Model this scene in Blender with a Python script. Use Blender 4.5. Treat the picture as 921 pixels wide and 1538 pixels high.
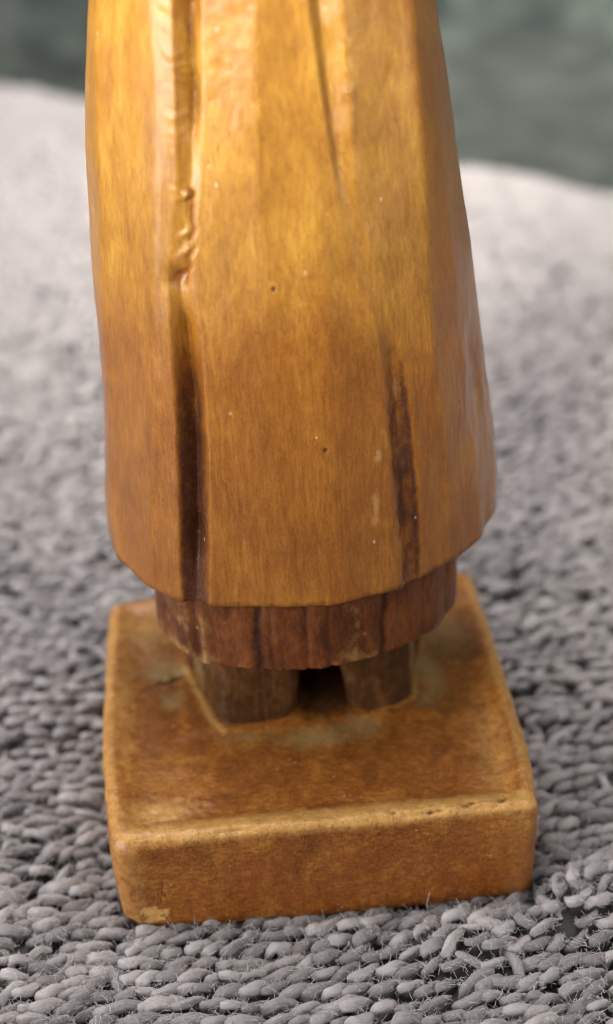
import bpy, math
import numpy as np
from mathutils import Vector, Matrix

# ------------------------------------------------------------------ scene, camera, light
for o in list(bpy.data.objects):
    bpy.data.objects.remove(o, do_unlink=True)
scene = bpy.context.scene
COL = scene.collection
MM = 0.001                                     # everything below is written in millimetres

FPX, PITCH, ROLL, CAM = 2540.0, math.radians(30.7), math.radians(-3.05), np.array([0.8, -105.7, 86.7])
_f = np.array([0, math.cos(PITCH), -math.sin(PITCH)]); _r0 = np.array([1.0, 0, 0]); _u0 = np.cross(_r0, _f)
_r = math.cos(ROLL) * _r0 + math.sin(ROLL) * _u0
_u = -math.sin(ROLL) * _r0 + math.cos(ROLL) * _u0
cam_data = bpy.data.cameras.new('camera')
cam = bpy.data.objects.new('camera', cam_data); COL.objects.link(cam)
cam.matrix_world = Matrix(((_r[0], _u[0], -_f[0], CAM[0] * MM), (_r[1], _u[1], -_f[1], CAM[1] * MM),
                           (_r[2], _u[2], -_f[2], CAM[2] * MM), (0, 0, 0, 1)))
cam_data.sensor_fit = 'VERTICAL'; cam_data.sensor_height = 24.0
cam_data.lens = FPX / 1538.0 * 24.0
cam_data.clip_start = 0.005; cam_data.clip_end = 20.0
cam_data.dof.use_dof = True
cam_data.dof.focus_distance = 0.1145
cam_data.dof.aperture_fstop = 15.2
scene.camera = cam

world = bpy.data.worlds.new('World'); scene.world = world; world.use_nodes = True
bg = world.node_tree.nodes['Background']
bg.inputs[0].default_value = (0.93, 0.96, 1.0, 1); bg.inputs[1].default_value = 0.19


def look_at(o, target):
    d = (Vector(target) - o.location).normalized()
    o.rotation_euler = d.to_track_quat('-Z', 'Y').to_euler()


def area(name, loc, target, sx, sy, power, color):
    l = bpy.data.lights.new(name, 'AREA'); l.shape = 'RECTANGLE'
    l.size = sx * MM; l.size_y = sy * MM; l.energy = power; l.color = color
    o = bpy.data.objects.new(name, l); COL.objects.link(o)
    o.location = [c * MM for c in loc]; look_at(o, [c * MM for c in target])
    return o


# soft light from above, a little behind; a window high over the photographer's left shoulder; a second window low on the left
area('ceiling_light', (-70, 75, 400), (-10, 40, 0), 300, 260, 1.95, (1.0, 0.98, 0.94))
wl = area('window_light', (-110, -245, 232), (120, 245, 8), 240, 40, 0.53, (1.0, 0.96, 0.85))
wl.data.spread = math.radians(32.5)
area('side_window_light', (-400, -210, 88), (0, 0, 55), 360, 110, 2.55, (1.0, 0.98, 0.96))
area('added_fill_light', (420, -230, 190), (0, 0, 35), 260, 260, 1.05, (1.0, 0.95, 0.88))  # added fill, no known source, lifts the right side of the robe

vs = scene.view_settings
vs.view_transform = 'Standard'; vs.look = 'None'; vs.exposure = 0.0; vs.gamma = 1.0
scene.render.engine = 'CYCLES'
scene.cycles.use_denoising = True
scene.cycles.max_bounces = 6
scene.cycles.filter_width = 1.15

# ------------------------------------------------------------------ helpers
rng = np.random.default_rng(11)
_TAB = np.random.default_rng(5).random((64, 64, 64)).astype(np.float32)


def vnoise(p):
    """smooth value noise in -1..1 at points p (n,3)"""
    p = np.asarray(p, float); i = np.floor(p).astype(int); t = p - i
    t = t * t * (3 - 2 * t); i &= 63; j = (i + 1) & 63
    x0, y0, z0 = i[..., 0], i[..., 1], i[..., 2]; x1, y1, z1 = j[..., 0], j[..., 1], j[..., 2]
    tx, ty, tz = t[..., 0], t[..., 1], t[..., 2]
    a = _TAB[x0, y0, z0] * (1 - tx) + _TAB[x1, y0, z0] * tx
    b = _TAB[x0, y1, z0] * (1 - tx) + _TAB[x1, y1, z0] * tx
    c = _TAB[x0, y0, z1] * (1 - tx) + _TAB[x1, y0, z1] * tx
    d = _TAB[x0, y1, z1] * (1 - tx) + _TAB[x1, y1, z1] * tx
    return ((a * (1 - ty) + b * ty) * (1 - tz) + (c * (1 - ty) + d * ty) * tz) * 2 - 1


def fbm(p, oct=4):
    p = np.asarray(p, float); s = 0; a = 1.0; n = 0
    for k in range(oct):
        s = s + a * vnoise(p * 2 ** k + 17.3 * k); n += a; a *= 0.5
    return s / n


def sstep(a, b, x):
    t = np.clip((np.asarray(x, float) - a) / (b - a), 0, 1)
    return t * t * (3 - 2 * t)


def mesh_np(name, V, F, attrs=None, smooth=True, mat=None, uv=None):
    """mesh from vertex array (mm) and face array (n,3) or (n,4), or a list of such arrays"""
    Fs = F if isinstance(F, list) else [F]
    me = bpy.data.meshes.new(name)
    V = np.asarray(V, np.float32) * MM
    me.vertices.add(len(V)); me.vertices.foreach_set('co', V.ravel())
    loops = np.concatenate([f.ravel() for f in Fs]).astype(np.int32)
    sizes = np.concatenate([np.full(len(f), f.shape[1], np.int32) for f in Fs])
    starts = np.concatenate([[0], np.cumsum(sizes)[:-1]]).astype(np.int32)
    me.loops.add(len(loops)); me.loops.foreach_set('vertex_index', loops)
    me.polygons.add(len(sizes)); me.polygons.foreach_set('loop_start', starts)
    me.polygons.foreach_set('use_smooth', np.full(len(sizes), smooth, bool))
    me.update(calc_edges=True)
    for k, v in (attrs or {}).items():
        a = me.attributes.new(k, 'FLOAT', 'POINT'); a.data.foreach_set('value', np.asarray(v, np.float32).ravel())
    me.validate()
    if mat: me.materials.append(mat)
    return me


def link(name, me, parent=None, label=None, cat=None, kind=None, group=None):
    o = bpy.data.objects.new(name, me); COL.objects.link(o)
    if parent: o.parent = parent
    if label: o['label'] = label
    if cat: o['category'] = cat
    if kind: o['kind'] = kind
    if group: o['group'] = group
    return o


def grid_faces(nr, nc, wrap):
    r = np.arange(nr - 1)[:, None]; c = np.arange(nc if wrap else nc - 1)[None, :]
    c1 = (c + 1) % nc
    return np.stack([r * nc + c, r * nc + c1, (r + 1) * nc + c1, (r + 1) * nc + c], -1).reshape(-1, 4)


def smooth_rows(A, sig, axis=1):
    """periodic gaussian along columns, sigma in samples"""
    n = int(sig * 3) + 1; k = np.exp(-0.5 * (np.arange(-n, n + 1) / max(sig, 1e-6)) ** 2); k /= k.sum()
    out = np.zeros_like(A)
    for i, w in zip(range(-n, n + 1), k): out += w * np.roll(A, i, axis=axis)
    return out


# ------------------------------------------------------------------ materials
class NT:
    def __init__(s, name):
        s.m = bpy.data.materials.new(name); s.m.use_nodes = True
        s.t = s.m.node_tree; s.b = s.t.nodes['Principled BSDF']
    def n(s, typ, ins=None, **kw):
        x = s.t.nodes.new(typ)
        for k, v in kw.items(): setattr(x, k, v)
        for k, v in (ins or {}).items(): s.put(x.inputs[k], v)
        return x
    def put(s, sock, v):
        if isinstance(v, bpy.types.NodeSocket): s.t.links.new(v, sock)
        else: sock.default_value = v
    def coords(s, sc):
        tc = s.n('ShaderNodeTexCoord')
        mp = s.n('ShaderNodeMapping', {'Vector': tc.outputs['Object'], 'Scale': tuple(1000.0 * c for c in sc)})
        return mp.outputs[0]
    def noise(s, sc, detail=4, rough=0.55, dist=0.0, scale=1.0):
        return s.n('ShaderNodeTexNoise', {'Vector': s.coords(sc), 'Scale': scale, 'Detail': detail, 'Roughness': rough, 'Distortion': dist}).outputs['Fac']
    def ramp(s, fac, stops):
        r = s.n('ShaderNodeValToRGB', {'Fac': fac}); e = r.color_ramp.elements
        while len(e) < len(stops): e.new(0.5)
        for q, (p, c) in zip(e, stops):
            q.position = p; q.color = (*c, 1) if len(c) == 3 else c
        return r.outputs[0]
    def mix(s, fac, a, b, mode='MIX'):
        x = s.n('ShaderNodeMix', data_type='RGBA', blend_type=mode, clamp_result=False)
        s.put(x.inputs[0], fac); s.put(x.inputs[6], a); s.put(x.inputs[7], b)
        return x.outputs[2]
    def math(s, op, a, b=0.0, clamp=False):
        x = s.n('ShaderNodeMath', operation=op, use_clamp=clamp); s.put(x.inputs[0], a); s.put(x.inputs[1], b)
        return x.outputs[0]
    def attr(s, name):
        return s.n('ShaderNodeAttribute', attribute_name=name).outputs['Fac']
    def bump(s, h, strength, dist, prev=None):
        x = s.n('ShaderNodeBump', {'Height': h, 'Strength': strength, 'Distance': dist * MM})
        if prev: s.put(x.inputs['Normal'], prev)
        return x.outputs[0]


def g3(v): return (v, v, v)


def wood(name, dark, mid, light, grain=(3.2, 3.2, 0.28), rough=0.46, coat=0.85, coat_rough=0.33, stain_shade=(0.055, 0.018, 0.014),
         worn=(0.46, 0.27, 0.10), streak=0.5, grit=0.25, honey=None, dust=0.62):
    t = NT(name)
    fine = t.noise(grain, 6, 0.62, 0.3)
    blot = t.noise((0.33, 0.33, 0.20), 4, 0.6, 0.5)
    speck = t.noise((7, 7, 2.5), 3, 0.6)
    f = t.math('ADD', t.math('MULTIPLY', fine, streak), t.math('MULTIPLY', blot, 1 - streak))
    col = t.ramp(f, [(0.33, dark), (0.5, mid), (0.66, light)])
    col = t.mix(t.math('MULTIPLY', t.ramp(speck, [(0.56, g3(0)), (0.72, g3(1))]), 0.42), col, (*dark, 1))
    # fine dark pores drawn out along the grain
    pore = t.ramp(t.noise((5.5, 5.5, 0.9), 4, 0.7), [(0.27, g3(1)), (0.36, g3(0))])
    col = t.mix(t.math('MULTIPLY', pore, 0.5), col, tuple(c * 0.35 for c in dark) + (1,))
    rag = t.noise((1.5, 1.5, 1.1), 6, 0.72)
    def masked(a, lo=0.35, hi=0.65):
        m = t.math('ADD', t.attr(a), t.math('MULTIPLY', t.math('SUBTRACT', rag, 0.5), 1.1))
        return t.ramp(m, [(lo, g3(0)), (hi, g3(1))])
    if honey:
        col = t.mix(masked('honey', 0.1, 0.9), col, (*honey, 1), 'MULTIPLY')  # tint that also paints in the light on the upper robe
    wear = masked('worn', 0.22, 1.0)
    wcol = t.mix(t.noise((2.5, 2.5, 2.5), 4, 0.65), (*[c * 0.72 for c in worn], 1), (*[min(1, c * 1.3) for c in worn], 1))
    col = t.mix(wear, col, wcol)
    col = t.mix(t.math('MULTIPLY', masked('red', 0.35, 0.8), 0.6), col, (0.20, 0.046, 0.009, 1))
    col = t.mix(t.math('MULTIPLY', masked('bare', 0.3, 0.75), 0.85), col, (0.29, 0.192, 0.078, 1))
    col = t.mix(t.math('MULTIPLY', masked('stain_shade', 0.3, 0.85), 0.9), col, (*stain_shade, 1))  # stains, plus shade painted in on underskirt, feet and base
    gr = t.noise((6.5, 6.5, 4.5), 5, 0.78)
    col = t.mix(t.math('MULTIPLY', t.ramp(gr, [(0.54, g3(0)), (0.66, g3(1))]), grit), col, tuple(c * 0.42 for c in dark) + (1,))
    col = t.mix(t.math('MULTIPLY', t.ramp(gr, [(0.34, g3(1)), (0.44, g3(0))]), grit * 0.8), col, tuple(min(1, c * 1.25) for c in light) + (1,))
    cw = t.math('MULTIPLY', t.math('SUBTRACT', 1.0, t.math('MULTIPLY', masked('stain_shade', 0.2, 0.7), 0.85)), coat)
    # pale dust and tiny nicks
    vor = t.n('ShaderNodeTexVoronoi', {'Vector': t.coords((dust, dust, dust * .75)), 'Scale': 1.0, 'Randomness': 1.0})
    dust = t.math('MULTIPLY', t.ramp(vor.outputs['Distance'], [(0.045, g3(1)), (0.085 + (dust - .62) * .05, g3(0))]),
                  t.ramp(t.noise((0.5, 0.5, 0.5), 2), [(0.50, g3(0)), (0.62, g3(1))]))
    col = t.mix(t.math('MULTIPLY', dust, 0.55), col, (0.62, 0.50, 0.36, 1))
    t.put(t.b.inputs['Base Color'], col)
    rr = t.math('ADD', rough - 0.12, t.math('MULTIPLY', blot, 0.24))
    rr = t.math('ADD', rr, t.math('MULTIPLY', wear, 0.12))
    t.put(t.b.inputs['Roughness'], rr)
    t.b.inputs['IOR'].default_value = 1.45; t.b.inputs['Specular IOR Level'].default_value = 0.22
    t.put(t.b.inputs['Coat Weight'], cw); t.b.inputs['Coat Roughness'].default_value = coat_rough
    h = t.math('ADD', t.math('MULTIPLY', fine, 0.6), t.math('MULTIPLY', t.noise((9, 9, 3), 4, 0.6), 0.5))
    h = t.math('SUBTRACT', h, t.math('MULTIPLY', pore, 0.3)); h = t.math('SUBTRACT', h, t.math('MULTIPLY', gr, grit * 1.2))
    h2 = t.math('ADD', h, t.math('MULTIPLY', t.noise((0.9, 0.9, 0.45), 2), 2.0))
    bp = t.bump(h2, 0.55, 0.075)
    t.put(t.b.inputs['Normal'], bp); t.put(t.b.inputs['Coat Normal'], t.bump(h2, 0.22, 0.075))
    return t.m


M_ROBE = wood('honey_varnished_wood', (0.165, 0.051, 0.005), (0.252, 0.085, 0.008), (0.345, 0.137, 0.0145), grain=(4.6, 4.6, 0.6), streak=0.46, grit=0.46, honey=(1.32, 1.74, 2.1))
M_UNDER = wood('dark_varnished_wood', (0.040, 0.011, 0.004), (0.105, 0.030, 0.008), (0.185, 0.060, 0.016), grain=(4.0, 4.0, 1.1), streak=0.4, grit=0.4, coat=0.15,
               stain_shade=(0.02, 0.008, 0.006))
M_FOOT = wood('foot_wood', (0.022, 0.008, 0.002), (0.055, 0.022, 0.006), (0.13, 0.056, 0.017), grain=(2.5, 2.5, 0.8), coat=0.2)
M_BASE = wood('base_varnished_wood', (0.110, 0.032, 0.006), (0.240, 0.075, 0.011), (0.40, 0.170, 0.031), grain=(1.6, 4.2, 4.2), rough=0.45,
              coat=0.42, coat_rough=0.30, grit=0.8, dust=1.15, stain_shade=(0.026, 0.012, 0.006), worn=(0.54, 0.300, 0.090), streak=0.5)


def cloth_material(name, c0, c1, yarn=True):
    t = NT(name)
    if yarn:
        v = t.n('ShaderNodeCombineXYZ', {'X': t.math('MULTIPLY', t.attr('lu'), 2.2), 'Y': t.math('MULTIPLY', t.attr('lv'), 13.0), 'Z': t.math('MULTIPLY', t.attr('tone'), 9.0)})
        fib = t.n('ShaderNodeTexNoise', {'Vector': v.outputs[0], 'Scale': 1.0, 'Detail': 4.0, 'Roughness': 0.65, 'Distortion': 0.5}).outputs['Fac']
    else:
        fib = t.noise((5, 5, 5), 4, 0.65)
    fz = t.noise((8, 8, 8), 4, 0.7)
    f = t.math('ADD', t.math('ADD', t.math('MULTIPLY', fib, 0.45), t.math('MULTIPLY', fz, 0.28)), t.math('MULTIPLY', t.attr('tone'), 0.27))
    t.put(t.b.inputs['Base Color'], t.ramp(f, [(0.27, c0), (0.68, c1)]))
    t.b.inputs['Roughness'].default_value = 0.95
    t.b.inputs['Specular IOR Level'].default_value = 0.12
    t.b.inputs['Sheen Weight'].default_value = 0.22; t.b.inputs['Sheen Roughness'].default_value = 0.55
    h = t.math('ADD', fib, t.math('MULTIPLY', fz, 0.8))
    t.put(t.b.inputs['Normal'], t.bump(h, 1.0, 0.16))
    return t.m


M_LOOP = cloth_material('grey_cotton', (0.185, 0.165, 0.170), (0.56, 0.515, 0.520))
M_BACK = cloth_material('towel_backing', (0.07, 0.064, 0.064), (0.12, 0.11, 0.11), False)
_t = NT('cotton_lint')
_t.b.inputs['Base Color'].default_value = (0.62, 0.60, 0.59, 1); _t.b.inputs['Roughness'].default_value = 0.8
M_LINT = _t.m
_t = NT('dark_fleece')
_c = _t.ramp(_t.noise((0.11, 0.11, 0.085), 3, 0.5, 0.3), [(0.38, (0.014, 0.019, 0.0175)), (0.52, (0.036, 0.045, 0.041)), (0.70, (0.082, 0.094, 0.086))])
_c = _t.mix(0.3, _c, _t.ramp(_t.noise((0.9, 0.9, 0.9), 4, 0.7), [(0.3, (0.008, 0.011, 0.010)), (0.7, (0.07, 0.08, 0.075))]))
_t.put(_t.b.inputs['Base Color'], _c); _t.b.inputs['Roughness'].default_value = 0.95
_t.b.inputs['Sheen Weight'].default_value = 0.08; _t.b.inputs['Specular IOR Level'].default_value = 0.1
_t.put(_t.b.inputs['Normal'], _t.bump(_t.noise((0.8, 0.8, 0.8), 4, 0.7), 0.8, 1.0))
M_FLEECE = _t.m

# ------------------------------------------------------------------ dark cloth under and behind the towel
def build_cloth():
    xs = np.linspace(-420, 420, 240); s = np.linspace(0, 1, 220)
    # profile: flat below the towel, then sweeping up behind it
    prof = []
    for t in s:
        L = t * 920
        if L < 525: prof.append((-300 + L, -13.0))
        elif L < 525 + 47.1: a = (L - 525) / 30; prof.append((225 + 30 * math.sin(a), -13 + 30 * (1 - math.cos(a))))
        else: prof.append((255, 17 + L - 572.1))
    prof = np.array(prof)
    X, I = np.meshgrid(xs, np.arange(len(s)))
    Y, Z = prof[I, 0], prof[I, 1]
    P = np.stack([X, Y, Z], -1)
    n = fbm(P / 60, 3) * 5 + fbm(P / 7, 3) * 1.6
    P[..., 2] += np.where(Y < 227, np.minimum(n, 2) * sstep(-13, -11, Z * 0 - 11), 0) * 0.4
    P[..., 1] += np.where(Y >= 227, n, 0) * sstep(227, 250, Y)
    me = mesh_np('cloth', P.reshape(-1, 3), grid_faces(len(s), len(xs), False), mat=M_FLEECE)
    link('cloth', me, None, 'dark grey-green fuzzy cloth rising out of focus behind the towel', 'cloth')


# ------------------------------------------------------------------ figurine
YC = 5.0
Z_TAB = np.array([20.0, 24.0, 27, 32, 37, 42, 46, 50.5, 55, 59, 65, 75, 86])
WL_TAB = np.array([14.55, 14.35, 14.05, 13.6, 13.35, 13.25, 13.1, 12.9, 12.35, 11.7, 10.6, 9.0, 8.2])
WR_TAB = np.array([15.35, 15.35, 15.1, 14.45, 13.9, 13.35, 12.75, 12.2, 11.6, 11.0, 10.1, 8.8, 8.2])
D_Z = np.array([20, 26, 32, 38, 42, 46, 50, 55, 60, 66, 75, 86.0])
D_V = np.array([12.8, 12.8, 12.75, 12.6, 12.35, 11.9, 11.4, 10.75, 10.1, 9.3, 8.4, 8.0])
_hx = np.array([-1, -0.985, -0.965, -0.92, -0.80, -0.68, -0.58, -0.48, -0.065, 0.21, 0.46, 0.558, 0.755, 0.875, 0.952, 0.985, 1.0])
_hy = np.array([5.0, 3.6, 2.2, 0.4, -3.2, -5.4, -6.4, -6.95, -7.86, -7.68, -6.25, -5.1, -2.45, -0.1, 1.6, 3.2, 5.0])


def front_y(xn): return (np.interp(xn, _hx, _hy) - YC) / 12.86


def robe_surface(xn, z):
    """smooth front of the robe: xn in -1..1 across, z up (mm)"""
    w = np.where(xn < 0, np.interp(z, Z_TAB, WL_TAB), np.interp(z, Z_TAB, WR_TAB))
    return xn * w, YC + front_y(xn) * np.interp(z, D_Z, D_V)

# pleat and facet edges: heights (mm) and positions across the robe
TR = {
    'ridge_a': ([21.17, 24.46, 33.32, 40.94, 48.43, 54.95, 60.79], [-0.91, -0.945, -0.9375, -0.935, -0.8925, -0.89, -0.94]), 
    'ridge_b': ([20.96, 36.41, 50.08, 56.19, 61.89], [-0.745, -0.6675, -0.57, -0.5725, -0.6275]), 
    'g1l': ([20.96, 26.66, 34.35, 41.49, 45.06, 51.04, 56.26, 62.03], [-0.575, -0.5675, -0.56, -0.55, -0.5475, -0.475, -0.4625, -0.4825]), 
    'g1c': ([21.03, 26.8, 34.49, 41.56, 45.06, 51.04, 56.26, 62.03], [-0.5125, -0.505, -0.495, -0.49, -0.5025, -0.4125, -0.395, -0.4275]), 
    'g1r': ([20.96, 26.87, 34.56, 41.63, 45.13, 51.04, 56.26, 61.96], [-0.425, -0.4125, -0.4025, -0.4, -0.4375, -0.36, -0.345, -0.3375]), 
    'mid': ([20.89, 42.59, 50.21, 56.19, 61.96], [-0.1625, -0.1, -0.0825, -0.07, -0.0525]), 
    'mid2': ([20.96, 42.32, 50.01, 56.05, 61.82], [0.15, 0.17, 0.13, 0.1125, 0.115]), 
    'g2l': ([20.96, 27.62, 33.25, 38.61, 44.38, 51.38, 57.08, 61.75], [0.4675, 0.453, 0.4515, 0.4575, 0.3975, 0.2925, 0.2625, 0.235]), 
    'g2c': ([21.03, 27.21, 32.91, 38.33, 44.24, 51.31, 56.94, 61.61], [0.5275, 0.5225, 0.5225, 0.52, 0.43, 0.33, 0.315, 0.3075]), 
    'g2r': ([21.03, 26.87, 32.57, 38.13, 44.1, 51.18, 56.81, 61.41], [0.5725, 0.5795, 0.5825, 0.57, 0.4775, 0.395, 0.4125, 0.425]), 
    'edge': ([21.1, 25.42, 31.47, 40.05, 48.02, 54.33, 60.31], [0.7525, 0.7325, 0.71, 0.6925, 0.7375, 0.765, 0.7975]), 
    'edge2': ([21.1, 24.74, 29.68, 38.61, 46.99, 53.58, 59.83], [0.8875, 0.8825, 0.88, 0.8675, 0.885, 0.8925, 0.905]), 
}
GROOVES = {'g1l', 'g1c', 'g2l', 'g2c'}          # tracks whose segment to the right is a groove wall
G1D = (np.array([20, 22.2, 25.5, 34, 41, 42.6, 44.5, 46, 49, 51, 54, 58, 62, 90.0]), np.array([.45, .75, 1.7, 1.8, 1.4, 1.0, .55, .35, .25, .15, .6, 1.2, 1.5, 1.2]))
G2D = (np.array([20, 22.5, 26, 34, 37.5, 39, 41, 46, 50, 52, 56, 62, 90.0]), np.array([.3, .5, .9, .8, .7, .35, .1, .06, .06, .4, .8, 1.1, .9]))


def inward(P):
    """unit plan normals pointing into a closed counter-clockwise-from-left outline P (rows, cols, 2)"""
    d = np.roll(P, -1, 1) - np.roll(P, 1, 1)
    n = np.stack([-d[..., 1], d[..., 0]], -1)
    return n / np.maximum(np.linalg.norm(n, axis=-1, keepdims=True), 1e-9)


def gauss2(u, v, u0, v0, su, sv): return np.exp(-0.5 * (((u - u0) / su) ** 2 + ((v - v0) / sv) ** 2))


def build_robe(root):
    z = np.concatenate([np.arange(21.0, 66, 0.15), np.arange(66, 88, 0.5)])
    names = list(TR)
    K = [np.full(len(z), -1.0)] + [np.interp(z, *TR[n]) for n in names] + [np.full(len(z), 1.0)]
    kn = ['side'] + names + ['side']
    kk = np.exp(-0.5 * (np.arange(-15, 16) / 6.0) ** 2); kk /= kk.sum()
    sm = lambda a: np.convolve(np.pad(a, 15, 'edge'), kk, 'valid')
    K = [sm(k) for k in K]
    V = []
    for n, k in zip(kn, K):
        x, y = robe_surface(k, z); V.append([x, y])
    for n, pr in (('mid', .32 * sstep(47, 55, z)), ('edge', .50 * sstep(26, 36, z)), ('ridge_b', .05 + 0 * z), ('g1l', .38 * sstep(49, 56, z)), ('ridge_a', .15 + 0 * z)):
        i = kn.index(n); dx = V[i][0]; dy = V[i][1] - YC - 1; L = np.hypot(dx, dy)
        V[i][0] = V[i][0] + dx / L * pr; V[i][1] = V[i][1] + dy / L * pr
    for n, dep in (('g1c', sm(np.interp(z, *G1D))), ('g2c', sm(np.interp(z, *G2D)))):
        i = kn.index(n); dx = V[i][0]; dy = V[i][1] - YC - 1; L = np.hypot(dx, dy)
        wob = 1 + 0.22 * vnoise(np.stack([z * 0.6, z * 0 + i, z * 0], -1))
        V[i][0] = V[i][0] - dx / L * dep * wob * 0.55; V[i][1] = V[i][1] - dy / L * dep * wob
    cols, xn_cols, crisp = [], [], []
    for i in range(len(K) - 1):
        w = np.abs(K[i + 1] - K[i]).mean() * 18
        n = max(4, int(w / 0.11))
        m = 0.0 if kn[i] in GROOVES else (0.75 * sstep(56, 45, z) if kn[i] in ('g1r', 'mid', 'mid2') else 0.12)
        for j in range(n):
            t = j / n; xn = K[i] * (1 - t) + K[i + 1] * t
            cx, cy = robe_surface(xn, z)
            px = V[i][0] * (1 - t) + V[i + 1][0] * t; py = V[i][1] * (1 - t) + V[i + 1][1] * t
            cols.append(np.stack([px * (1 - m) + cx * m, py * (1 - m) + cy * m], -1)); xn_cols.append(xn)
            near = min(t, 1 - t) * w
            g = kn[i] in GROOVES or (kn[i] in ('g1r', 'g2r') and t * w < 0.8) or (i + 1 < len(kn) and kn[i + 1] in ('g1l', 'g2l') and (1 - t) * w < 0.8)
            crisp.append(1.0 if g else 0.0)
    nb = 150
    wl, wr = np.interp(z, Z_TAB, WL_TAB), np.interp(z, Z_TAB, WR_TAB); db = np.interp(z, D_Z, D_V) * 0.78
    for j in range(nb):
        a = math.pi * j / nb; c, s = math.cos(a), math.sin(a)
        xn = math.copysign(abs(c) ** 0.85, c); yy = abs(s) ** 0.85 * (1 + 0.018 * math.sin(a * 13))
        cols.append(np.stack([xn * np.where(xn > 0, wr, wl), YC + yy * db], -1)); xn_cols.append(z * 0 + 9); crisp.append(0.0)
    P = np.stack(cols, 1); XN = np.stack(xn_cols, 1); C = smooth_rows(np.array(crisp)[None, :], 3)[0][None, :, None]
    P = smooth_rows(P, 1.1) * C + smooth_rows(P, 2.4) * (1 - C)
    Z = np.repeat(z[:, None], P.shape[1], 1)
    N = inward(P)
    P3 = np.concatenate([P, Z[..., None]], -1)
    # hand-carved unevenness and knife facets
    d = 0.13 * fbm(P3 * (0.22, 0.22, 0.10), 3) + 0.035 * fbm(P3 * (0.9, 0.9, 0.35), 3)
    low = sstep(46, 30, Z)
    d += sstep(.78, .9, XN) * sstep(2, 1.5, XN) * sstep(44, 36, Z) * 0.22 * fbm(P3 * (.7, .7, .28) + 5, 3)
    d += low * 0.05 * fbm(P3 * (2.2, 2.2, 0.4), 2)
    # gouge chatter on the left wall of the upper groove, smaller on the panel right of it
    l3, c4, r5 = (np.interp(z, *TR[k])[:, None] for k in ('g1l', 'g1c', 'g1r'))
    rid = np.interp(z, *TR['ridge_b'])[:, None]
    band = sstep(rid + 0.02, rid + 0.10, XN) * sstep(c4, c4 - 0.03, XN) * sstep(50, 54, Z)
    zz = Z * 1.15 + 1.1 * vnoise(np.stack([Z * .7, XN * 6, Z * 0], -1)) + XN * 3
    d += band * 0.085 * (np.abs(np.sin(zz * math.pi)) - 0.6) * (0.6 + 0.6 * vnoise(np.stack([Z * .9, XN * 9, Z * 0 + 3], -1)))
    pan = sstep(r5, r5 + .05, XN) * sstep(0.02, -0.08, XN) * sstep(50, 57, Z)
    d += pan * 0.05 * fbm(np.stack([XN * 14, Z * 1.6, Z * 0 + 7], -1), 3)
    r2 = np.interp(z, *TR['g2r'])[:, None]
    d += sstep(.05, 0, np.abs(XN - r2)) * sstep(49, 53, Z) * 0.06 * vnoise(np.stack([XN * 8, Z * 1.5, Z * 0 + 9], -1))
    # torn chip below the end of the upper groove
    cz = np.array([44.7, 45.3, 46.2, 47.1, 48.1, 49.8, 50.5, 51.0]); cx = np.array([-.487, -.474, -.45, -.428, -.413, -.398, -.414, -.44])
    path = np.interp(z, cz, cx)[:, None] + 0.018 * vnoise(np.stack([z * 1.7, z * 0, z * 0], -1))[:, None]
    on = sstep(44.4, 45.2, Z) * sstep(51.1, 50.7, Z)
    u = (XN - path) * 13
    chip = on * np.exp(-0.5 * (u / 0.14) ** 2); lip = on * np.exp(-0.5 * ((u + 0.52) / 0.22) ** 2)
    d += 0.28 * chip - 0.13 * lip * sstep(-.2, .4, vnoise(np.stack([Z * 1.9, XN * 9, Z * 0 + 1], -1))) * (0.75 + 0.5 * vnoise(np.stack([Z * 1.6, XN * 20, Z * 0], -1)))
    pocket = gauss2(XN, Z, -.50, 45.2, .035, .55); d += 0.30 * pocket
    eye = gauss2(XN, Z, -.432, 50.55, .012, .22); d -= 0.28 * eye
    # rough bottom of the right slot
    g2l, g2r_ = np.interp(z, *TR['g2l'])[:, None], r2
    slot = sstep(g2l - .01, g2l + .03, XN) * sstep(g2r_ + .01, g2r_ - .03, XN) * sstep(40.0, 37.0, Z)
    d += slot * 0.16 * fbm(np.stack([XN * 40, Z * 1.2, Z * 0], -1), 3)
    for (a, b, su, sv, h) in ((.40, 31.8, .018, .5, -.06), (.375, 27.6, .02, .5, -.06), (-.04, 44.5, .007, .10, .12), (.1575, 33.1, .007, .10, .12),
                              (.12, 45.3, .01, .16, -.07), (.93, 31, .03, 2.0, .18), (.94, 35.5, .02, 1.2, .16)):
        d += h * gauss2(XN, Z, a, b, su, sv)
    P = P + N * d[..., None]
    hemwob = (0.16 * fbm(np.stack([P[0, :, 0] * .5, P[0, :, 1] * .5, P[0, :, 0] * 0], -1), 3))
    Z = Z + hemwob[None, :] * sstep(25, 21, Z)
    # masks for stain, wear and the painted upper light
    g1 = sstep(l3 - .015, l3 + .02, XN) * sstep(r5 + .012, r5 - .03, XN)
    stain_shade = g1 * sstep(45, 36, Z) * (0.62 + 0.25 * sstep(40, 30, Z)) * (1 - .35 * sstep(c4 + .02, r5, XN))
    stain_shade = np.maximum(stain_shade, slot * sstep(40, 34.5, Z) ** .6 * (.68 + .35 * fbm(np.stack([XN * 30, Z * .8, Z * 0], -1), 3)))
    stain_shade = np.maximum(stain_shade, .85 * np.exp(-.5 * ((XN - g2r_ + .022) / .012) ** 2) * sstep(40, 36, Z))
    stain_shade = np.maximum(stain_shade, .85 * np.exp(-.5 * ((XN - c4 - .002) / .022) ** 2) * sstep(51.5, 56, Z) * (.8 + .4 * vnoise(np.stack([Z * .5, Z * 0, XN * 10], -1))))
    stain_shade = np.maximum(stain_shade, .40 * np.exp(-.5 * ((XN - np.interp(z, *TR['g2c'])[:, None] + .03) / .02) ** 2) * sstep(50.5, 57, Z))
    stain_shade = np.maximum(stain_shade, sstep(21.7, 21.0, Z) * 0.55)
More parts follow.
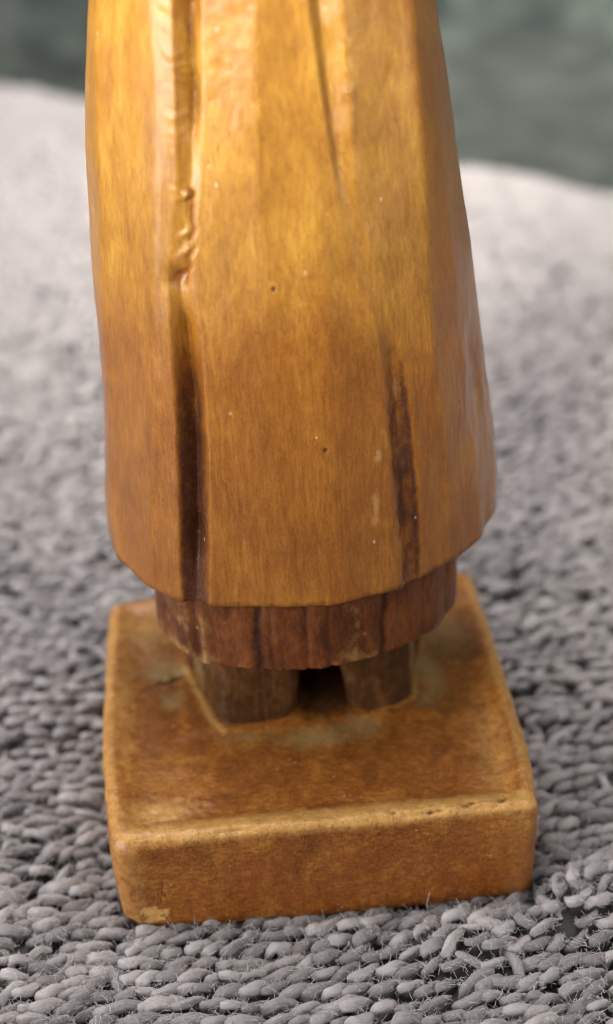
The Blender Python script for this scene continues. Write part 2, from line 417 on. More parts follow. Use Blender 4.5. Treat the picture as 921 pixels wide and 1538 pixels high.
    stain_shade = np.maximum(stain_shade, gauss2(XN, Z, .345, 38.9, 2, .8) * sstep(.05, .01, np.abs(XN - .515)) * .5)
    for a, b in ((-.04, 44.5), (.1575, 33.1)): stain_shade = np.maximum(stain_shade, 1.3 * gauss2(XN, Z, a, b, .0075, .11))
    worn = np.zeros_like(Z)
    for (a, b, su, sv, h) in ((.40, 31.8, .014, .45, .75), (.37, 28.2, .012, .9, .65), (.52, 36.2, .012, .5, .8), (.525, 30.6, .016, .8, .95), (.12, 45.4, .009, .2, .8),
                              (.08, 43.4, .006, .3, .6), (.36, 27.0, .014, .4, .6), (.93, 31.5, .012, 1.4, .6), (.8, 28, .006, 2.5, .55), (-.94, 47.0, .01, .3, .8)):
        worn = np.maximum(worn, h * gauss2(XN, Z, a, b, su, sv))
    red = np.maximum(chip * 0.9, pocket * 1.0)
    worn = np.maximum(worn, lip * 0.35); worn = np.maximum(worn, eye * .6)
    honey = sstep(36, 50, Z + 2.5 * fbm(P3 * (.12, .12, .08), 2)) * (1 - .65 * sstep(.70, .78, XN) * (XN < 2))  # yellower varnish above; upper light and right-facet shade painted into this tint
    nc = P.shape[1]
    rows = [np.concatenate([P, Z[..., None]], -1)]
    def ring(src, inset, dz, flat=None):
        q = src.copy(); q[:, :2] += N[0 if flat is None else flat] * inset; q[:, 2] += dz; return q
    b0 = rows[0][0]
    low_rows = [ring(b0, 3.5, 0.3), ring(b0, 1.4, -0.30), ring(b0, .45, -0.33), ring(b0, .16, -0.22), ring(b0, .03, -0.08)]
    t0 = rows[0][-1]; top = []
    for k in range(1, 9):
        a = k / 8 * math.pi / 2; q = t0.copy(); c = np.array([0, YC - .5])
        q[:, :2] = c + (q[:, :2] - c) * max(math.cos(a), .02); q[:, 2] += 5 * math.sin(a); top.append(q)
    G = np.concatenate([np.stack(low_rows), rows[0], np.stack(top)], 0)
    ext = lambda A: np.concatenate([np.repeat(A[:1], 5, 0), A, np.repeat(A[-1:], 8, 0)], 0)
    me = mesh_np('robe', G.reshape(-1, 3), grid_faces(G.shape[0], nc, True), {'stain_shade': ext(stain_shade), 'worn': ext(worn), 'red': ext(red), 'bare': ext(worn) * 0, 'honey': ext(honey)}, mat=M_ROBE)
    link('robe', me, root, 'honey-brown pleated robe with carved grooves')


def loft_outline(pts, step):
    """closed outline through pts (plan), resampled at about `step` mm"""
    p = np.array(pts + [pts[0]], float); L = np.concatenate([[0], np.cumsum(np.hypot(*np.diff(p, axis=0).T))])
    s = np.arange(0, L[-1], step)
    return np.stack([np.interp(s, L, p[:, 0]), np.interp(s, L, p[:, 1])], -1)


def build_underskirt(root):
    pl = [(-11.1, 4.0), (-10.95, 1.2), (-10.7, -.5), (-9.5, -2.8), (-8.06, -4.6), (-5.6, -5.85), (-2.7, -6.6), (1.1, -6.75), (5.05, -5.6), (8.1, -4.0), (9.95, -2.45),
          (11.7, .6), (12.1, 3.5), (11.2, 8.5), (7, 11.6), (0, 12.8), (-7, 11.8), (-10.5, 8.5)]
    o = smooth_rows(loft_outline(pl, 0.11)[None], 5)[0]
    z = np.concatenate([np.arange(14.75, 22.5, 0.1)])
    x0 = o[:, 0][None, :]; front = (o[:, 1] < 2.5)[None, :]
    P = np.repeat(o[None], len(z), 0)
    N = inward(P); Z = np.repeat(z[:, None], o.shape[0], 1)
    P3 = np.concatenate([P, Z[..., None]], -1)
    d = 0.10 * fbm(P3 * (.4, .4, .2), 3) + 0.06 * fbm(P3 * (2.2, 2.2, .5), 3)
    st = np.zeros_like(Z)
    # vertical cuts: x, width, depth, stain
    for (cx, w, dp, s, lean) in ((-7.75, .32, .45, .5, .0), (-3.2, .55, .55, .8, .03), (-2.2, .28, .3, .35, 0), (.35, .3, .35, .45, 0), (2.0, .22, .22, .3, 0), (5.9, .34, .5, .7, .05), (8.9, .3, .3, .4, .05), (-9.6, .25, .2, .3, 0), (11.0, .3, .3, .4, 0)):
        c = cx + lean * (Z - 15) + 0.12 * vnoise(np.stack([Z * .7, Z * 0 + cx, Z * 0], -1))
        g = np.exp(-np.abs((x0 - c) / w) ** 1.6) * front
        d += .62 * dp * g * (0.75 + .25 * sstep(14.8, 18, Z)); st = np.maximum(st, s * g * 1.1)
    d += -0.25 * np.exp(-((x0 + 7.0) / .35) ** 2) * front
    P = P + N * d[..., None]
    rag = 0.12 * fbm(np.stack([o[:, 0] * 1.6, o[:, 1] * 1.6, o[:, 0] * 0], -1), 4)
    Z = Z + rag[None] * sstep(17, 14.75, Z)
    red = .62 * sstep(17.5, 14.9, Z) * (0.5 + .7 * fbm(P3 * (.5, .5, .3), 2))
    st = np.maximum(st, .62 * sstep(18.5, 20.6, Z) * (.8 + .5 * fbm(P3 * (1.2, 1.2, .3), 3)))  # stain plus the hem's shade painted in, darker towards the top
    for (cx, w, h) in ((-5.4, 1.3, .5), (-2.9, .7, .55), (1.0, .8, .35), (3.4, .7, .3), (6.2, .6, .5), (10.2, .9, .4)):
        st = np.maximum(st, h * np.exp(-.5 * ((x0 - cx) / w) ** 2) * front * (.6 + .8 * fbm(P3 * (.6, .6, .3), 3)) * sstep(14.6, 16.6, Z))
    wn_ = front * (.30 * np.exp(-.5 * ((x0 + 9.0) / 1.3) ** 2) + .34 * np.exp(-.5 * ((x0 + 6.9) / .3) ** 2) + .26 * np.exp(-.5 * ((x0 - 3.8) / 1.2) ** 2) + .2 * sstep(16.2, 14.9, Z)) * (.9 + .9 * fbm(P3 * (1.3, 1.3, .5), 3))
    b = np.concatenate([P, Z[..., None]], -1)
    def ring(inset, dz): q = b[0].copy(); q[:, :2] += N[0] * inset; q[:, 2] += dz; return q
    cen = np.array([0.4, 3.4])
    q = ring(0, .5); q[:, :2] = cen + (q[:, :2] - cen) * .05; q2 = ring(0, .35); q2[:, :2] = cen + (q2[:, :2] - cen) * .7
    G = np.concatenate([np.stack([q, q2, ring(.5, -.12), ring(.18, -.1), ring(.05, -.04)]), b], 0)
    ext = lambda A: np.concatenate([np.repeat(A[:1], 5, 0), A], 0)
    me = mesh_np('underskirt', G.reshape(-1, 3), grid_faces(G.shape[0], o.shape[0], True), {'stain_shade': ext(st), 'red': ext(red), 'worn': ext(wn_), 'bare': ext(st) * 0}, mat=M_UNDER)
    link('underskirt', me, root, 'dark reddish-brown underskirt showing below the robe hem')


def build_foot(root, side):
    z = np.arange(7.3, 16.2, 0.12); rows = []
    for zz in z:
        t = (zz - 7.9) / 7.0; tt = np.clip(t, 0, 1)
        if side < 0:
            fl, fr = -6.55 - .15 * tt, -.8 + 1.1 * tt ** 1.4; bl, br = -9.1, -0.6; yf, yr = -3.6 - .1 * tt, -3.55
        else:
            fl, fr = 3.2 - 1.25 * tt ** 1.4, 7.7 + .1 * tt; bl, br = 1.6, 9.3; yf, yr = -3.0 - .2 * tt, -2.2
        pl = ([(bl, 8.5), (bl, 4.9), (fl - .2, yf + .7), (fl + .4, yf), (fl * .5 + fr * .5, (yf + yr) / 2 - .1), (fr - .5, yr + .05), (fr, yr + .6), (fr + .15, 0), (fr + .5, 2.2), (1.6, 3.2), (1.6, 8.5)] if side < 0 else
              [(1.0, 8.5), (1.0, 3.2), (fl - .5, 2.2), (fl - .15, 0), (fl, yf + .6), (fl + .5, yf), (fl * .5 + fr * .5, (yf + yr) / 2 - .1), (fr - .4, yr + .02), (fr, yr + .5), (br, 5), (br, 8.5)])
        p = np.array(pl + [pl[0]]); L = np.concatenate([[0], np.cumsum(np.hypot(*np.diff(p, axis=0).T))])
        s = np.linspace(0, L[-1], 220, endpoint=False)
        rows.append(np.stack([np.interp(s, L, p[:, 0]), np.interp(s, L, p[:, 1])], -1))
    P = smooth_rows(np.stack(rows), 4.0); N = inward(P)
    Z = np.repeat(z[:, None], P.shape[1], 1); P3 = np.concatenate([P, Z[..., None]], -1)
    d = 0.14 * fbm(P3 * (.5, .5, .5) + side * 9, 3) + 0.05 * fbm(P3 * 2.2, 3)
    P = P + N * d[..., None]
    st = np.maximum(.9 * sstep(-1.5, 1.5, P[..., 1]) * (np.abs(P[..., 0] - 1.3) < 4), .5 * sstep(9.3, 7.9, Z)) * (0.7 + .6 * fbm(P3 * .9, 2))  # shade of the gap between the feet painted in; bottoms darker too
    wn = .55 * (gauss2(P[..., 0], P[..., 1], -8.2, 2.2, .8, 2.2) if side < 0 else gauss2(P[..., 0], P[..., 1], 8.4, 1.5, .4, 2))
    G = np.concatenate([P, Z[..., None]], -1)
    me = mesh_np('foot', G.reshape(-1, 3), grid_faces(len(z), P.shape[1], True), {'stain_shade': st, 'bare': wn, 'worn': st * 0, 'red': st * 0}, mat=M_FOOT)
    link('foot', me, root)


def build_base(root):
    W, D, H = 15.55, 15.55, 7.9
    def face_grid(nu, nv):
        return np.meshgrid(np.linspace(-1, 1, nu), np.linspace(-1, 1, nv))
    Vs, Fs, off = [], [], 0
    H2 = (H + 1.2) / 2; zc = H - H2                       # the bottom sinks 1.2 mm into the pile
    for axis, sgn in ((2, 1), (2, -1), (0, 1), (0, -1), (1, 1), (1, -1)):
        dims = [W, D, H2]
        a, b = [i for i in range(3) if i != axis]
        u, v = face_grid(int(dims[a] / 0.09), int(dims[b] / 0.09))
        p = np.zeros(u.shape + (3,)); p[..., a] = u * dims[a]; p[..., b] = v * dims[b]; p[..., axis] = sgn * dims[axis]
        f = grid_faces(u.shape[0], u.shape[1], False)
        if (sgn > 0) == (axis == 1): f = f[:, ::-1]
        Vs.append(p.reshape(-1, 3)); Fs.append(f + off); off += u.size
    V = np.concatenate(Vs); F = np.concatenate(Fs)
    dims = np.array([W, D, H2])
    # rounding: larger towards the top edges and at the front left corner
    rc = 0.85 - 0.25 * sstep(-10, -15, V[:, 1]) * sstep(11, 8, np.abs(V[:, 0])) * 1.0 + 0.75 * sstep(-8, -15, V[:, 0]) * sstep(-8, -15, V[:, 1]) + .5 * sstep(8, 15, V[:, 1]) + 0.25 * fbm(V * .18, 2)
    rc = rc[:, None]
    q = np.clip(V, -dims + rc, dims - rc); n = V - q; L = np.maximum(np.linalg.norm(n, axis=1, keepdims=True), 1e-9); n = n / L
    P = q + n * rc
    P[:, 2] += zc
    top = sstep(H - 1.6, H - .5, P[:, 2])
    x, y = P[:, 0].copy(), P[:, 1].copy()
    # taper towards the bottom, bowed sides, slightly hollow top
    P[:, 0] *= 1 - 0.020 * sstep(7, -1, P[:, 2]) + 0.012 * (1 - (y / 15.5) ** 2); P[:, 1] *= 1 - 0.012 * sstep(7, -1, P[:, 2])
    P[:, 0] -= .45 * sstep(-4, -15.5, y) * sstep(-10, -15, x) * -1
    P[:, 0] -= .32 * sstep(-9, -15, y) * sstep(10, 15, x)
    rr = np.hypot((x - .5) / 1.15, y - 2)
    P[:, 2] -= top * (0.55 * sstep(4, 9, rr) * sstep(15.2, 12.6, np.maximum(np.abs(x), np.abs(y))))
    P[:, 2] += top * 0.16 * fbm(np.stack([x * .25, y * .25, x * 0], -1), 3)
    nd = n.copy()
    dsp = 0.16 * fbm(P * .22, 3) + 0.05 * fbm(P * .9, 3) + 0.03 * fbm(P * 3.0, 2)
    edge = sstep(H - 1.5, H - .6, P[:, 2]) * sstep(13.6, 14.9, np.maximum(np.abs(x), np.abs(y)))
    dsp -= edge * 0.07 * sstep(.05, .35, fbm(P * .8 + 4, 4))
    em = 1 - np.abs(n).max(1)
    dsp -= em * .75 * sstep(.08, .5, fbm(P * .5 + 11, 4)) + em * .12 * fbm(P * 1.8, 3)
    # pits on the front edge, a nick and flaked corner low on the left, the dark crack left of the foot
    pit = np.zeros(len(P))
    for (a, b, s) in ((10.0, -15.0, .26), (10.5, -14.7, .18), (8.1, -15.2, .2), (7.5, -15.3, .16), (4.9, -15.0, .15), (12.8, -14.6, .3), (13.1, -14.4, .2)):
        pit = np.maximum(pit, gauss2(x, y, a, b, s * 1.3, s) * top)
    pit = np.maximum(pit, gauss2(x, P[:, 2], -11.84, 2.4, .16, .14) * (y < -13)); pit = np.maximum(pit, .6 * gauss2(x, P[:, 2], -12.3, 5.6, .35, .15) * (y < -13))
    cy = np.interp(x, [-13.4, -12.6, -11.3, -10.0, -8.9], [2.4, 2.7, 3.5, 3.8, 4.4]) + .12 * vnoise(np.stack([x * 2, x * 0, x * 0], -1))
    crack = np.exp(-.5 * ((y - cy) / .23) ** 2) * sstep(-13.4, -12.2, x) * sstep(-8.9, -9.5, x) * top * (.6 + .5 * sstep(-12, -10.5, x))
    lipc = np.exp(-.5 * ((y - cy + .5) / .3) ** 2) * sstep(-13, -12, x) * sstep(-8.9, -9.5, x) * top
    flake = sstep(.0, .12, 1 - np.maximum(np.hypot((x + 13.1) / 1.15, (P[:, 2] - .75) / .85), 0) + .9 * fbm(P * 1.9, 4)) * (y < -12.5)
    crk2 = np.exp(-.5 * ((x + 12.15 - .25 * (P[:, 2] - 2.5)) / .07) ** 2) * sstep(1.2, 1.9, P[:, 2]) * sstep(4.4, 3.6, P[:, 2]) * (y < -13.5)
    scuff = gauss2(x, y, -11.3, -12.2, 2.4, 1.2) * top
    dsp -= scuff * .22 * sstep(.0, .35, fbm(P * (1.1, 1.6, 1), 4) + .05)
    dsp += -.22 * pit - .45 * crack + .10 * lipc - .10 * flake - .10 * crk2
    P = P + nd * dsp[:, None]
    # fillet where feet meet the base
    for (cx_, sx_) in ((-5, 3.9), (5.4, 3.7)):
        dd = np.maximum(np.abs(x - cx_) - sx_, np.maximum(-3.2 - y, 0) * 1.0); P[:, 2] += top * .25 * sstep(1.3, 0, dd) * (y > -4.6)
    # masks
    ed = np.maximum(np.abs(x), np.abs(y))
    zt = P[:, 2]
    worn = .84 * sstep(12.6, 14.4, -y) * sstep(H - .75, H - .35, zt)
    worn = np.maximum(worn, .62 * sstep(13.9, 15.0, ed) * sstep(H - 1.4, H - .4, zt))
    worn = np.maximum(worn, .85 * gauss2(x, y, -11.6, -12.3, 2.6, 1.3) * top); worn = np.maximum(worn, .5 * gauss2(x, y, 13, -9, 1.4, 6) * top)
    worn = np.maximum(worn, .48 * gauss2(x, y, -14, 0, 1.1, 9) * top); worn = np.maximum(worn, .45 * sstep(12.5, 15.3, ed) * sstep(13, 15, np.minimum(np.abs(x), np.abs(y)) + .8) )
    worn = np.maximum(worn, .42 * gauss2(x, y, -12, 12, 4, 5) * top)
    bare = lipc * .5; worn = np.maximum(worn, flake * 1.1)
    for (a, b, sa, sb, h) in ((-10.8, 4.9, 1.7, 1.5, .76), (-10.3, .9, 1.0, 1.3, .66), (.2, -5.4, 3.0, 1.1, .72), (3.6, -4.8, 1.9, 1.1, .68), (-5, -4.6, 2.5, .6, .55), (9.8, 1.4, 1.2, 3.2, .72), (9.0, -2.2, .9, 1.2, .62), (10.8, 7, 2.8, 4.5, .60), (-12, 10, 2.5, 4, .5)):
        bare = np.maximum(bare, h * gauss2(x, y, a, b, sa, sb) * (top if b > -13 else 1))
    def seg(ax, ay, bx, by, w):
        t = np.clip(((x - ax) * (bx - ax) + (y - ay) * (by - ay)) / ((bx - ax) ** 2 + (by - ay) ** 2), 0, 1)
        return np.exp(-.5 * (np.hypot(x - ax - t * (bx - ax), y - ay - t * (by - ay)) / w) ** 2) * top
    fil = np.maximum(np.maximum(seg(-9.2, 5, -7.1, -3.0, .26), seg(-7.1, -3.0, -6.4, -3.75, .26)), np.maximum(.8 * seg(9.3, 5, 8.1, -1.8, .24), .7 * seg(8.1, -2.0, 5.5, -3.1, .12)))
    worn = np.maximum(worn, fil * .85); P[:, 2] += .06 * fil
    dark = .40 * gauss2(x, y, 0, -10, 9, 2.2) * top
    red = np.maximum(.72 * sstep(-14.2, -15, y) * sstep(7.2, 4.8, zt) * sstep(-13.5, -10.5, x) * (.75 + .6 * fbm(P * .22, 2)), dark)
    stain_shade = np.maximum(np.maximum(pit * .75, crack * 1.05), crk2 * .75); stain_shade = np.maximum(stain_shade, .42 * (y < -13) * sstep(.9, -.4, zt))
    stain_shade = np.maximum(stain_shade, 1.0 * np.minimum(1, 1.5 * gauss2(x, y, 1.3, -.9, 1.9, 1.9)) * top); stain_shade = np.maximum(stain_shade, .34 * gauss2(x, y, -4, -10.5, 2.2, 1.4) * top)  # first spot paints the shade on the floor between the feet
    a = math.radians(3.3); c, s = math.cos(a), math.sin(a)
    R = P.copy(); R[:, 0] = P[:, 0] * c - P[:, 1] * s; R[:, 1] = P[:, 0] * s + P[:, 1] * c
    me = mesh_np('base', R, F, {'stain_shade': stain_shade, 'worn': worn, 'bare': bare, 'red': red}, mat=M_BASE)
    import bmesh
    bm = bmesh.new(); bm.from_mesh(me); bmesh.ops.remove_doubles(bm, verts=bm.verts, dist=1e-7); bm.to_mesh(me); bm.free()
    me.polygons.foreach_set('use_smooth', np.ones(len(me.polygons), bool))
    link('base', me, root, 'square reddish-brown base block with worn golden edges')


# ------------------------------------------------------------------ towel
def edge_y(x):
    return 172 - 0.70 * x + 2.2 * np.sin((x - 22) / 9.0) + 1.5 * np.sin(x / 4.1)


def towel_h(x, y):
    x = np.asarray(x, float); y = np.asarray(y, float)
    p = np.stack([x, y, x * 0], -1)
    far = sstep(25, 90, y)
    h = 2.6 * far * fbm(p / 38, 3) + 0.45 * (1 - far) * fbm(p / 11 + 3, 2)
    # soft ridge running in from the right in front of the base
    l = -20.4 + (x - 7.5) * 0.36
    h += 1.9 * np.exp(-.5 * ((y - l - .8) / 2.6) ** 2) * sstep(5, 13, x)
    h += 0.7 * sstep(-15, -24, x) * sstep(30, -5, y)
    # pressed down below the base
    m = np.maximum(np.abs(x), np.abs(y))
    h = np.where(m < 22, h * sstep(14.5, 19, m), h) - .15 * sstep(17.5, 15.5, m)
    # rolled far edge
    e = (edge_y(x) - y) / 14.0
    e = np.clip(e, 0, 1)
    h += -12.0 * (1 - np.sqrt(np.clip(1 - (1 - e) ** 2, 0, 1)))
    b = np.clip((112 - np.abs(x)) / 10, 0, 1); h += -12 * (1 - np.sqrt(1 - (1 - b) ** 2))
    b = np.clip((y + 90) / 10, 0, 1); h += -12 * (1 - np.sqrt(1 - (1 - b) ** 2))
    return h


def loop_mesh(name, ns, nr, crease, seed):
    """one pile loop: a fat arch of yarn lying over, blunt end towards -x"""
    r = np.random.default_rng(seed)
    ctrl = np.array([(1.30, .40, -1.15), (1.05, .32, -.68), (.60, .16, -.25), (.08, .0, -.02), (-.42, -.12, .0), (-.78, -.18, -.20), (-.90, -.18, -.62), (-.72, -.10, -1.2)]) + r.normal(0, .07, (8, 3))
    rad = np.array([.18, .30, .42, .48, .49, .43, .33, .22]) * r.uniform(.92, 1.08, 8)
    s = np.linspace(0, 7, ns); k = np.arange(8)
    def cat(A):
        i = np.clip(np.floor(s).astype(int), 0, 6); t = s - i
        g = lambda j: A[np.clip(i + j, 0, 7)]
        t = t[:, None] if A.ndim > 1 else t
        return .5 * ((2 * g(0)) + (g(1) - g(-1)) * t + (2 * g(-1) - 5 * g(0) + 4 * g(1) - g(2)) * t ** 2 + (3 * g(0) - g(-1) - 3 * g(1) + g(2)) * t ** 3)
    c = cat(ctrl); R = cat(rad)
    T = np.gradient(c, axis=0); T /= np.linalg.norm(T, axis=1, keepdims=True)
    B = np.tile(np.array([0, 1.0, 0]), (ns, 1)); Nn = np.cross(T, B); Nn /= np.linalg.norm(Nn, axis=1, keepdims=True); B = np.cross(Nn, T)
    a = np.arange(nr) / nr * 2 * math.pi
    A = a[None, :] + .9 * (s[:, None] / 7)
    rr = R[:, None] * (1 - crease * np.exp(-.5 * ((np.angle(np.exp(1j * (A - 4.2)))) / .34) ** 2)) * (1 + .04 * np.sin(3 * A + s[:, None] * 2.2))
    V = c[:, None] + Nn[:, None] * (rr * np.cos(a))[..., None] * .95 + B[:, None] * (rr * np.sin(a))[..., None]
    V = V + (np.stack([fbm(V * 1.7 + seed + q * 9, 2) for q in range(3)], -1) * .07 if ns > 8 else 0)
    F = grid_faces(ns, nr, True)
    LU = np.repeat(s[:, None] / 7, nr, 1); LV = np.repeat(np.minimum(a, 2 * math.pi - a)[None, :], ns, 0) + 1.4 * LU
    return V.reshape(-1, 3), F, LU.ravel() * 2.8, LV.ravel() * .5


def build_towel():
    root = bpy.data.objects.new('towel', None); COL.objects.link(root)
    root['label'] = 'grey looped terry towel spread under the carved wooden figurine'; root['category'] = 'towel'
    xs = np.linspace(-112, 112, 230); ys = np.linspace(-90, 262, 300)
    X, Y = np.meshgrid(xs, ys)
    Yc = np.minimum(Y, edge_y(X))
    Z = towel_h(X, Yc) - 1.6
    me = mesh_np('backing', np.stack([X, Yc, Z], -1).reshape(-1, 3), grid_faces(len(ys), len(xs), False), {'tone': np.zeros(X.size)}, mat=M_BACK)
    link('backing', me, root)
    # loop positions, row by row
    P = []
    y = -86.0; j = 0
    while y < 262:
        x = np.arange(-106, 106, 1.45) + rng.uniform(-.8, .8)
        x = x + rng.normal(0, .16, len(x))
        yy = y + rng.normal(0, .11, len(x))
        P.append(np.stack([x, yy, np.full(len(x), j)], -1)); y += 1.38; j += 1
    P = np.concatenate(P)
    q = P.copy(); q[:, 2] = 0
    w = fbm(q / 15.0, 2)
    P[:, 1] += 1.5 * w + .16 * np.minimum(P[:, 0] + 15, 0) * -1 * sstep(40, 0, P[:, 1]) * .6
    P[:, 0] += .8 * fbm(q / 9 + 7, 2)
    x, y = P[:, 0], P[:, 1]
    a = math.radians(-3.3); bx, by = x * math.cos(a) - y * math.sin(a), x * math.sin(a) + y * math.cos(a)
    keep = (np.maximum(np.abs(bx), np.abs(by)) > 14.6) & (y < edge_y(x) - .3) & (y > -86)
    vis = (np.abs(x) < 46 + np.maximum(y, 0) * .35)
    thin = rng.random(len(x)) < .97
    P = P[keep & thin]; x, y = P[:, 0], P[:, 1]
    n = len(P)
    z = towel_h(x, y)
    e = .5
    nx = (towel_h(x + e, y) - towel_h(x - e, y)) / (2 * e); ny = (towel_h(x, y + e) - towel_h(x, y - e)) / (2 * e)
    ridge = np.exp(-.5 * ((y - (-20.4 + (x - 7.5) * .36) - .5) / 3) ** 2) * sstep(5, 11, x)
    chaos = np.clip(ridge + sstep(-11, -19, x) * .45 + sstep(-20, -10, y) * .35, 0, 1)
    yaw = np.radians(10 + 13 * fbm(np.stack([x / 8, y / 8, x * 0], -1), 2) + rng.normal(0, 1, n) * (8 + 9 * chaos) + ridge * rng.normal(10, 22, n))
    pit = np.radians(rng.normal(7, 11, n)); rol = np.radians(rng.normal(16, 12, n))
    sc = rng.normal(1.0, .11, n).clip(.72, 1.3)
    near = .42 * sstep(17.2, 15.4, np.maximum(np.abs(x), np.abs(y)))
    z = z - .55 - near + rng.normal(0, .17, n)
    flip = rng.random(n) < .015 + .08 * chaos
    yaw = np.where(flip, yaw + math.pi * rng.choice([1, .5, -.4], n), yaw)
    M = np.zeros((n, 3, 3))
    cy_, sy_, cp, sp_, cr, sr = np.cos(yaw), np.sin(yaw), np.cos(pit), np.sin(pit), np.cos(rol), np.sin(rol)
    Rz = np.zeros((n, 3, 3)); Rz[:, 0, 0] = cy_; Rz[:, 0, 1] = -sy_; Rz[:, 1, 0] = sy_; Rz[:, 1, 1] = cy_; Rz[:, 2, 2] = 1
    Ry = np.zeros((n, 3, 3)); Ry[:, 0, 0] = cp; Ry[:, 0, 2] = sp_; Ry[:, 2, 0] = -sp_; Ry[:, 2, 2] = cp; Ry[:, 1, 1] = 1
    Rx = np.zeros((n, 3, 3)); Rx[:, 0, 0] = 1; Rx[:, 1, 1] = cr; Rx[:, 1, 2] = -sr; Rx[:, 2, 1] = sr; Rx[:, 2, 2] = cr
    M = Rz @ Ry @ Rx
    up = np.stack([-nx, -ny, np.ones(n)], -1); up /= np.linalg.norm(up, axis=1, keepdims=True)
    # tilt with the surface
    ax = np.cross(np.array([0, 0, 1.0]), up); sn = np.linalg.norm(ax, axis=1, keepdims=True); ax = ax / np.maximum(sn, 1e-9); th = np.arcsin(np.clip(sn, 0, 1))
    Kx = np.zeros((n, 3, 3)); Kx[:, 0, 1] = -ax[:, 2]; Kx[:, 0, 2] = ax[:, 1]; Kx[:, 1, 0] = ax[:, 2]; Kx[:, 1, 2] = -ax[:, 0]; Kx[:, 2, 0] = -ax[:, 1]; Kx[:, 2, 1] = ax[:, 0]
    Rt = np.eye(3)[None] + np.sin(th)[..., None] * Kx + (1 - np.cos(th))[..., None] * (Kx @ Kx)
    S = np.stack([sc * rng.normal(1.0, .12, n).clip(.75, 1.35), sc * rng.normal(.83, .09, n).clip(.6, 1.1), sc * .95], -1)
    M = (Rt @ M) * S[:, None, :]
    pos = np.stack([x, y, z], -1)
    # which loops show largest: the nearest ones inside the frame
    d = pos - CAM; dep = d @ _f; px = 460.5 + FPX * (d @ _r) / dep; py = 769 - FPX * (d @ _u) / dep
    infr = (px > -15) & (px < 936) & (py < 1555) & (py > 0)
    hidden = (px > 200) & (px < 790) & (py < 1360) & (y > 12)
    order = np.argsort(np.where(infr & ~hidden, dep, 1e6))
    first = order[:300]
    isf = np.zeros(n, bool); isf[first] = True
    variants = [loop_mesh('loop', 15, 12, cr_, 30 + k) for k, cr_ in enumerate((.16, .34, .10, .40, .22, .30))]
    lib = []
    for k, (V, F, LU, LV) in enumerate(variants):
        for tone in (.0, .3, .7, 1.0):
            lib.append(mesh_np('loop', V, F, {'tone': np.full(len(V), tone), 'lu': LU + 7 * k, 'lv': LV}, mat=M_LOOP))
    for i in first:
        o = bpy.data.objects.new('loop', lib[int(rng.integers(len(lib)))])
        COL.objects.link(o); o.parent = root
        m = np.eye(4); m[:3, :3] = M[i]; m[:3, 3] = pos[i] * MM
        o.matrix_world = Matrix(m.tolist())
    def batch(sel, res, name):
        Vs, Fs, T, U1, U2, off = [], [], [], [], [], 0
        vr = [loop_mesh('l', *res, cr_, 30 + k) for k, cr_ in enumerate((.16, .34, .10, .40, .22, .30))]
        pick = rng.integers(len(vr), size=len(sel))
        for k, (V, F, LU, LV) in enumerate(vr):
            ii = sel[pick == k]
            if not len(ii): continue
            W = np.einsum('nij,vj->nvi', M[ii], V) + pos[ii][:, None]
            Vs.append(W.reshape(-1, 3)); Fs.append((F[None] + (np.arange(len(ii)) * len(V))[:, None, None]).reshape(-1, 4) + off); off += len(ii) * len(V)
            tn = rng.random(len(ii)) if res[0] > 8 else rng.uniform(.35, .65, len(ii)); T.append(np.repeat(tn, len(V))); U1.append((LU[None] + 40 * tn[:, None]).ravel()); U2.append(np.tile(LV, len(ii)))
        return [np.concatenate(q) for q in (Vs, Fs, T, U1, U2)]
    rest = np.where(~isf)[0]
    mid = rest[(dep[rest] < 165) & infr[rest]]; farl = np.setdiff1d(rest, mid)
    A = batch(mid, (10, 8), 'mid'); Bm = batch(farl, (6, 5), 'far')
    me = mesh_np('loop_pile', np.concatenate([A[0], Bm[0]]), np.concatenate([A[1], Bm[1] + len(A[0])]), {k_: np.concatenate([A[i_], Bm[i_]]) for i_, k_ in ((2, 'tone'), (3, 'lu'), (4, 'lv'))}, mat=M_LOOP)
    link('loop_pile', me, root, kind='stuff')
    # loose fibres standing off the loops
    cand = np.where((dep < 136) & infr & ~hidden)[0]
    out = []
    for nf, lk, ls, lmax, ra, rb, up in ((52, 2.2, .17, .8, .010, .016, .10), (4, 2.0, .12, .6, .007, .011, .45), (1, 2.2, .40, 2.4, .009, .013, .5)):
        idx = np.repeat(cand, nf); m = len(idx)
        th = rng.uniform(0, 2 * math.pi, m); zz = rng.uniform(-.3, 1, m); rr = np.sqrt(1 - zz ** 2)
        nrm = np.stack([rr * np.cos(th), rr * np.sin(th), zz], -1)
        st = nrm * np.array([1.0, .46, .46]) + np.array([.05, 0, -.08])
        st = np.einsum('nij,nj->ni', M[idx], st) + pos[idx]
        tang = rng.normal(0, 1, (m, 3)) + M[idx][:, :, 0] * rng.choice([-1, 1], (m, 1)) * 1.3; tang -= (tang * nrm).sum(1, keepdims=True) * nrm; tang /= np.linalg.norm(tang, axis=1, keepdims=True)
        L = rng.gamma(lk, ls, m).clip(.1, lmax)
        curl = rng.normal(0, 1, (m, 3)); curl /= np.linalg.norm(curl, axis=1, keepdims=True)
        segs = 4; t = np.linspace(0, 1, segs)
        dirn = nrm * up + tang * .8
        pts = st[:, None] + dirn[:, None] * (t[None, :, None] * L[:, None, None]) + curl[:, None] * ((t ** 2)[None, :, None] * L[:, None, None] * .6) + np.cross(curl, tang)[:, None] * (np.sin(t * 5.0)[None, :, None] * L[:, None, None] * .22)
        out.append((pts, rng.uniform(ra, rb, m)))
    pts = np.concatenate([o[0] for o in out]); rad = np.concatenate([o[1] for o in out])
    print('LOOPS', n, 'mid', len(mid), 'far', len(farl), 'fibres', len(rad))
    return root, pts, rad


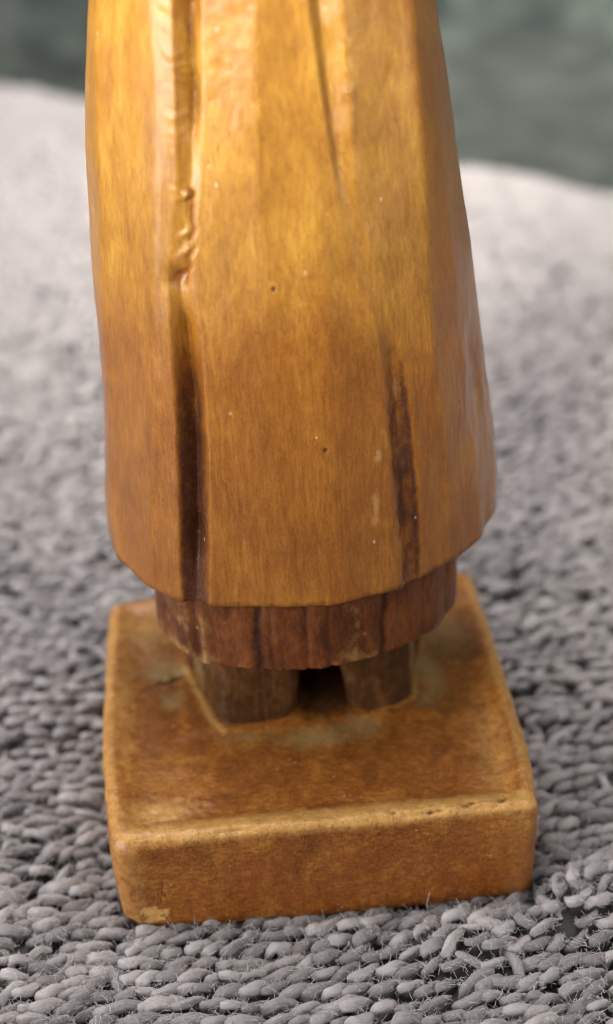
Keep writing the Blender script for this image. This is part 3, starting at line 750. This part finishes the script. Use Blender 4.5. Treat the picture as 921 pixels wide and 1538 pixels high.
def fibres(root, pts, rad):
    m, segs, _ = pts.shape
    T = np.gradient(pts, axis=1); T /= np.maximum(np.linalg.norm(T, axis=2, keepdims=True), 1e-9)
    ref = np.where(np.abs(T[..., 2:3]) < .8, np.array([0, 0, 1.0]), np.array([1.0, 0, 0]))
    Bn = np.cross(T, ref); Bn /= np.linalg.norm(Bn, axis=2, keepdims=True); Cn = np.cross(T, Bn)
    V = []
    for k in range(3):
        a = 2 * math.pi * k / 3; V.append(pts + (Bn * math.cos(a) + Cn * math.sin(a)) * rad[:, None, None])
    V = np.stack(V, 2)                                   # m, segs, 3, 3
    f = grid_faces(segs, 3, True)
    F = (f[None] + (np.arange(m) * segs * 3)[:, None, None]).reshape(-1, 4)
    link('lint', mesh_np('lint', V.reshape(-1, 3), F, mat=M_LINT), root, kind='stuff')


build_cloth()
towel, fpts, frad = build_towel()
fibres(towel, fpts, frad)
fig = bpy.data.objects.new('carved_figurine', None); COL.objects.link(fig)
fig['label'] = 'varnished honey-brown carved wooden figurine in a pleated robe standing on the grey towel'; fig['category'] = 'figurine'
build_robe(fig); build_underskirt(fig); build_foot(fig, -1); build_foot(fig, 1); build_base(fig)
